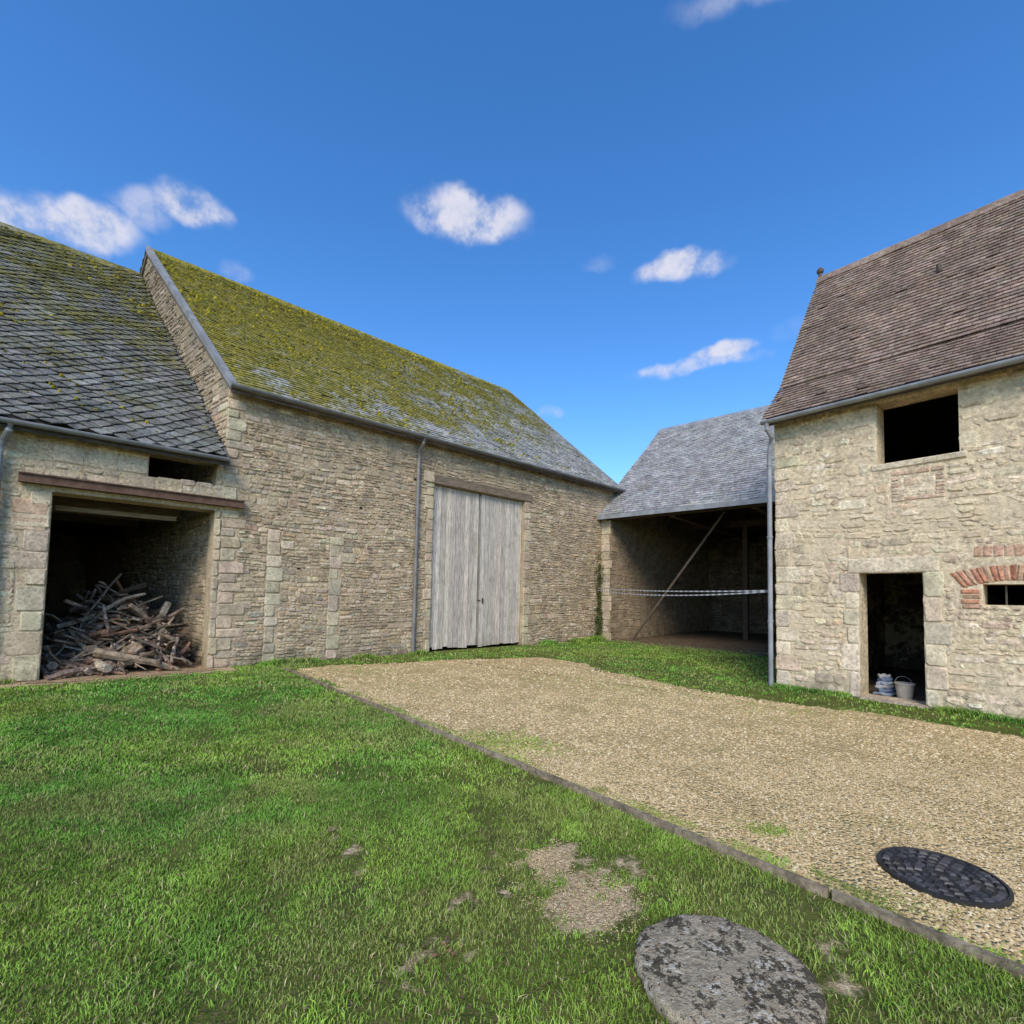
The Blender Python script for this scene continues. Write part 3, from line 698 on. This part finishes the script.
V[:,0]=np.stack([x-cx,y-cy,z0],1);V[:,1]=np.stack([x+cx,y+cy,z0],1)
V[:,2]=np.stack([x+cx*.8+dx*.3,y+cy*.8+dy*.3,gz+h*.6],1);V[:,3]=np.stack([x-cx*.8+dx*.3,y-cy*.8+dy*.3,gz+h*.6],1)
V[:,4]=np.stack([x+dx,y+dy,gz+h*rng.uniform(.75,1.05,N)],1)
base=np.arange(N)[:,None]*5
loops=(base+np.array([0,1,2,3,3,2,4])[None,:]).ravel()
st=(np.arange(N)[:,None]*7+np.array([0,4])[None,:]).ravel(); tt=np.tile([4,3],N)
a=fb(x,y,.8,40); b=fb(x,y,3.5,44); d_=fb(x,y,1.7,60)
t1=np.clip((a-.35)*3,0,1)[:,None]; t2=np.clip((b-.35)*2.6,0,1)[:,None]; t3=np.clip((d_-.52)*5,0,.5)[:,None]
gcol=(np.array([[.15,.33,.05]])*(1-t1)+np.array([[.28,.42,.065]])*t1)
gcol=gcol*(.70+.55*t2)
gcol=gcol*(1-t3)+np.array([[.32,.34,.10]])*t3
r=rng.random(N)[:,None]
gcol=np.where(r<.09,np.array([[.50,.43,.21]])*(.6+.6*rng.random((N,1))),gcol)*rng.uniform(.75,1.25,(N,1))
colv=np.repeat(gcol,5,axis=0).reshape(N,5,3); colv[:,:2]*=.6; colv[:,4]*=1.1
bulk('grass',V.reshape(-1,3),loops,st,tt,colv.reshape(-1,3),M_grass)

# loose gravel stones
PX=[];PY=[];PS=[]
def peb(n,x0,x1,y0,y1,s):
    x=rng.uniform(x0,x1,n);y=rng.uniform(y0,y1,n); ok=inpoly(x,y,poly)&(line_d(x,y)>.035)&(np.hypot(x-2.55,y-2.96)>.29)
    ok&=rng.random(n)<np.clip(.3+(fb(x,y,3,70)-.32)*2.2,.12,1)
    x=x[ok];y=y[ok]; PX.append(x);PY.append(y);PS.append(s*rng.uniform(.5,1.6,len(x))**1.5)
peb(120000,-.5,5.5,1.6,5,.0066); peb(60000,-3,7,5,8.5,.010); peb(15000,-4.5,5,8.5,12.8,.015)
n=5000; k=rng.integers(0,2,n); px=np.where(k==0,rng.normal(.44,.2,n),rng.normal(.2,.12,n)); py=np.where(k==0,rng.normal(2.7,.17,n),rng.normal(3.1,.14,n))
ok=(bare(px,py)+(fb(px,py,8,4)-.5)*.9)>.3; px=px[ok];py=py[ok]
PX.append(px);PY.append(py);PS.append(.0035*rng.uniform(.4,1.5,len(px)))
x=np.concatenate(PX);y=np.concatenate(PY);s=np.concatenate(PS);N=len(x)
octv=np.array([[1,0,0],[0,1,0],[-1,0,0],[0,-1,0],[0,0,.6],[0,0,-.6]])
th=rng.uniform(0,6.28,N); sc=s[:,None,None]*rng.uniform(.65,1.35,(N,6,1))
V=octv[None]*sc; c_,s_=np.cos(th)[:,None],np.sin(th)[:,None]
vx=V[:,:,0]*c_-V[:,:,1]*s_+x[:,None]; vy=V[:,:,0]*s_+V[:,:,1]*c_+y[:,None]; vz=V[:,:,2]+(.009+undul(x,y))[:,None]+rng.uniform(-.002,.003,(N,1))
V=np.stack([vx,vy,vz],-1).reshape(-1,3)
tri=np.array([0,1,4,1,2,4,2,3,4,3,0,4]); loops=(np.arange(N)[:,None]*6+tri[None]).ravel()
st=np.arange(N*4)*3; tt=np.full(N*4,3)
pc=np.array([[.78,.57,.29],[.66,.48,.235],[.86,.69,.41],[.50,.35,.165],[.72,.51,.25]])[rng.integers(0,5,N)]*rng.uniform(.75,1.05,(N,1))
bulk('gravel',V,loops,st,tt,np.repeat(pc,6,axis=0),M_peb)

# timber edging
mb=MB(); P0=Vector((-4.55,10.01)); dv=Vector((.655,-.755)); nv=Vector((.755,.655)); tcur=0
while tcur<14.6:
    L=2.4; j=U(-.010,.010); n=8; cb=jc((.27,.21,.14),.15)
    for k in range(n):
        ta=tcur+L*k/n;tb=tcur+L*(k+1)/n
        def pt(t,o,z): p=P0+dv*t+nv*(o+j+.01*math.sin(t*2)); return (p.x,p.y,z+.006*math.sin(t*1.7))
        zt=.05; e=(.012 if k==n-1 else 0)
        vsq=[pt(ta,-.019,-.05),pt(ta,.019,-.05),pt(ta,.019,zt),pt(ta,-.019,zt),pt(tb-e,-.019,-.05),pt(tb-e,.019,-.05),pt(tb-e,.019,zt),pt(tb-e,-.019,zt)]
        mb.add(vsq,[(0,1,2,3),(4,5,6,7),(3,2,6,7),(0,3,7,4),(1,2,6,5)],cb)
    tcur+=L+.01
mb.build('timber_edging',M_branch)

# stone disc
mb=MB(); n=72
pr=[(.355,-.02),(.370,.02),(.362,.043),(.343,.053),(.2,.056),(.0,.058)]
vs=[]
for k,(r,z) in enumerate(pr[:-1]):
    for q in range(n):
        t=2*math.pi*q/n; rr_=r*(1+(.014*math.sin(5*t+1)+.010*math.sin(11*t)+U(-.009,.009)))
        vs.append((rr_*math.cos(t),rr_*math.sin(t),z+(U(-.004,.004) if k>1 else 0)))
vs.append((0,0,.058))
fs=[(i*n+q,i*n+(q+1)%n,(i+1)*n+(q+1)%n,(i+1)*n+q) for i in range(4) for q in range(n)]+[(4*n+q,4*n+(q+1)%n,5*n) for q in range(n)]
mb.add(vs,fs,(.50,.41,.275)); o=mb.build('round_stone_slab',M_stonedisc,smooth=True); o.location=(.93,2.15,.0)

# cast cover
mb=MB(); n=48
pr=[(.30,.0),(.30,.024),(.283,.026),(.28,.016),(.0,.016)]
vs=[(r*math.cos(2*math.pi*q/n),r*math.sin(2*math.pi*q/n),z) for r,z in pr[:-1] for q in range(n)]+[(0,0,.016)]
fs=[(i*n+q,i*n+(q+1)%n,(i+1)*n+(q+1)%n,(i+1)*n+q) for i in range(3) for q in range(n)]+[(3*n+q,3*n+(q+1)%n,4*n) for q in range(n)]
mb.add(vs,fs,(.03,.029,.028))
for ring,(r,m) in enumerate(((.255,26),(.205,21),(.155,16),(.105,11),(.055,6))):
    for q in range(m):
        t=2*math.pi*(q+.5*(ring%2))/m; w=2*math.pi*r/m*.40; cx_,cy_=r*math.cos(t),r*math.sin(t)
        pts=[]
        for (sx,sy,zz) in [(-1,-1,.014),(1,-1,.014),(1,1,.014),(-1,1,.014),(-.7,-.7,.026),(.7,-.7,.026),(.7,.7,.026),(-.7,.7,.026)]:
            lx_,ly_=sx*.02,sy*w; pts.append((cx_+lx_*math.cos(t)-ly_*math.sin(t),cy_+lx_*math.sin(t)+ly_*math.cos(t),zz+U(-.003,.003)))
        mb.add(pts,[(4,5,6,7),(0,1,5,4),(1,2,6,5),(2,3,7,6),(3,0,4,7)],jc((.055,.052,.05),.6))
o=mb.build('manhole_cover',M_iron); o.location=(2.55,2.96,.008)

# barrier tape
mb=MB(); pa=Vector((3.2,18.35,1.95)); pb=Vector((4.97,9.33,1.80))
for kk,(dz,sag) in enumerate(((0,.06),(-.08,.13))):
    n=80
    for k in range(n):
        a_,b_=k/n,(k+1)/n
        pA=pa.lerp(pb,a_);pB=pa.lerp(pb,b_); pA.z+=dz*(1-a_*.8)-sag*4*a_*(1-a_);pB.z+=dz*(1-b_*.8)-sag*4*b_*(1-b_)
        tw=.014
        mb.add([(pA.x,pA.y,pA.z-tw),(pB.x,pB.y,pB.z-tw),(pB.x,pB.y,pB.z+tw),(pA.x,pA.y,pA.z+tw)],[(0,1,2,3)],(.7,.68,.66) if k%2 else (.3,.28,.27))
mb.build('barrier_tape',M_plain)

# ivy
mb=MB()
for k in range(700):
    z=U(0,3.4)*random.random()**.3; x=12.42+random.gauss(0,.08+.03*math.sin(z*3)); y=-.05-U(0,.12); s=U(.02,.045); t=U(0,6.28)
    nrm=Vector((U(-.5,.5),-1,U(-.2,.7))).normalized(); a_=nrm.cross(Vector((0,0,1))).normalized(); b_=nrm.cross(a_)
    c=Vector((x,y,z)); pts=[c+(a_*math.cos(t+g)+b_*math.sin(t+g))*s*r for g,r in ((0,1.2),(1.3,.8),(2.5,.9),(3.8,.9),(5,.8))]
    mb.add([tuple(p) for p in pts],[(0,1,2,3,4)],jc((.08,.10,.03),.4))
o=mb.build('ivy',M_leaf); o.location=A; o.rotation_euler=(0,0,T1)
mb=MB()
for k in range(110):
    x_,y_=(random.gauss(-.28,.05),random.gauss(2.26,.06)) if k<16 else (U(-3.5,1.2),U(1.6,5))
    if line_d(x_,y_)>-.1: continue
    s=U(.006,.013); t=U(0,6.28)
    mb.add([(x_+s*math.cos(t+g)*r,y_+s*math.sin(t+g)*r,.022+U(0,.014)) for g,r in ((0,1.4),(1.2,.8),(2.6,.8),(3.2,1.1),(4.2,.8),(5.2,.7))],[(0,1,2,3,4,5)],jc(random.choice([(.14,.085,.045),(.22,.15,.08),(.09,.065,.04)]),.3))
mb.build('dead_leaves',M_leaf)

# ============================================================ WORLD, SUN, CAMERA
def dvec(az,el):
    a,e=math.radians(az),math.radians(el); return Vector((math.sin(a)*math.cos(e),math.cos(a)*math.cos(e),math.sin(e)))
sun_az=188; sun_el=40
w=bpy.data.worlds.new('World'); scene.world=w; w.use_nodes=True; nt=w.node_tree
bg=nt.nodes['Background']; sky=nt.nodes.new('ShaderNodeTexSky'); sky.sky_type='NISHITA'; sky.sun_disc=False
sky.sun_elevation=math.radians(sun_el); sky.sun_rotation=math.radians(sun_az); sky.air_density=1.0; sky.dust_density=.2; sky.ozone_density=3.5
tc=nt.nodes.new('ShaderNodeTexCoord'); gen=tc.outputs['Generated']
hs=nt.nodes.new('ShaderNodeHueSaturation'); hs.inputs['Hue'].default_value=.505; hs.inputs['Saturation'].default_value=1.26; hs.inputs['Value'].default_value=1.68
nt.links.new(sky.outputs[0],hs.inputs['Color'])
nz=nt.nodes.new('ShaderNodeTexNoise'); nz.inputs['Scale'].default_value=14; nz.inputs['Detail'].default_value=3; nt.links.new(gen,nz.inputs['Vector'])
vm=nt.nodes.new('ShaderNodeVectorMath'); vm.operation='SUBTRACT'; nt.links.new(nz.outputs['Color'],vm.inputs[0]); vm.inputs[1].default_value=(.5,.5,.5)
vs_=nt.nodes.new('ShaderNodeVectorMath'); vs_.operation='SCALE'; nt.links.new(vm.outputs[0],vs_.inputs[0]); vs_.inputs['Scale'].default_value=.05
va=nt.nodes.new('ShaderNodeVectorMath'); va.operation='ADD'; nt.links.new(gen,va.inputs[0]); nt.links.new(vs_.outputs[0],va.inputs[1])
dw=va.outputs[0]
def dot(v):
    n=nt.nodes.new('ShaderNodeVectorMath'); n.operation='DOT_PRODUCT'; nt.links.new(dw,n.inputs[0]); n.inputs[1].default_value=tuple(v); return n.outputs['Value']
# az, el, half width, half height (deg), strength, tilt (deg)
clouds=[(-6.3,38.6,4.3,1.5,1.,0),(18.9,33.6,3.1,1.0,.9,0),(20.3,24.8,5.0,.6,.65,0),(23.5,25.6,2.2,.7,.95,0),(-48.5,27.2,3.2,1.6,.95,10),(-42.3,29.6,2.6,1.3,.95,15),(-38.2,32.4,3.2,1.2,.5,30),(-34.8,33.6,2.2,1.2,.9,0),(4.1,20.6,1.5,.6,.5,0),(34.5,49.6,7.5,1.0,.5,-10),(9.4,34.8,1.5,.6,.25,0),(-30.6,29.6,1.2,.8,.35,0),(30.3,26.4,1.8,.9,.18,0)]
tot=None
for az,el,aw,ah,st_,tl in clouds:
    c=dvec(az,el); r=Vector((math.cos(math.radians(az)),-math.sin(math.radians(az)),0)); u=r.cross(c)
    tl=math.radians(tl); r,u=r*math.cos(tl)+u*math.sin(tl),u*math.cos(tl)-r*math.sin(tl)
    X_=dot(r/math.radians(aw)); Yv=dot(u/math.radians(ah))
    d2=math_n(nt,'ADD',math_n(nt,'MULTIPLY',X_,X_),math_n(nt,'MULTIPLY',Yv,Yv))
    m_=smooth_n(nt,d2,3.0,.0,0,st_)
    tot=m_ if tot is None else math_n(nt,'MAXIMUM',tot,m_)
n2=noise_n(nt,gen,16,5,.62)
cm=math_n(nt,'MULTIPLY',tot,smooth_n(nt,n2,.25,.65,.2,1.2),True)
cm=smooth_n(nt,cm,.03,1.05,0,.88)
cc_=mix_n(nt,smooth_n(nt,n2,.4,.65),(4.4,4.6,5.5),(5.5,5.4,6.0))
col=mix_n(nt,cm,hs.outputs[0],cc_)
nt.links.new(col,bg.inputs['Color']); bg.inputs['Strength'].default_value=.15

sd=bpy.data.lights.new('sun','SUN'); sd.energy=3.35; sd.angle=math.radians(28); sd.color=(1,.915,.785)
so=bpy.data.objects.new('sun',sd); scene.collection.objects.link(so); so.rotation_euler=(-dvec(sun_az,sun_el)).to_track_quat('-Z','Y').to_euler(); so.location=(0,-5,20)

cam=bpy.data.cameras.new('camera'); co=bpy.data.objects.new('camera',cam); scene.collection.objects.link(co)
cam.sensor_width=36; cam.lens=36*490/1024; cam.shift_y=57/1024; cam.clip_end=3000; cam.clip_start=.05
p=math.radians(3.1); r=.021
R=Vector((1,0,0)); U0=Vector((0,-math.sin(p),math.cos(p))); F=Vector((0,math.cos(p),math.sin(p)))
Xc=R*math.cos(r)+U0*math.sin(r); Yc=-R*math.sin(r)+U0*math.cos(r); Zc=-F
M=Matrix((( Xc.x,Yc.x,Zc.x,0),(Xc.y,Yc.y,Zc.y,0),(Xc.z,Yc.z,Zc.z,1.6),(0,0,0,1)))
co.matrix_world=M; scene.camera=co
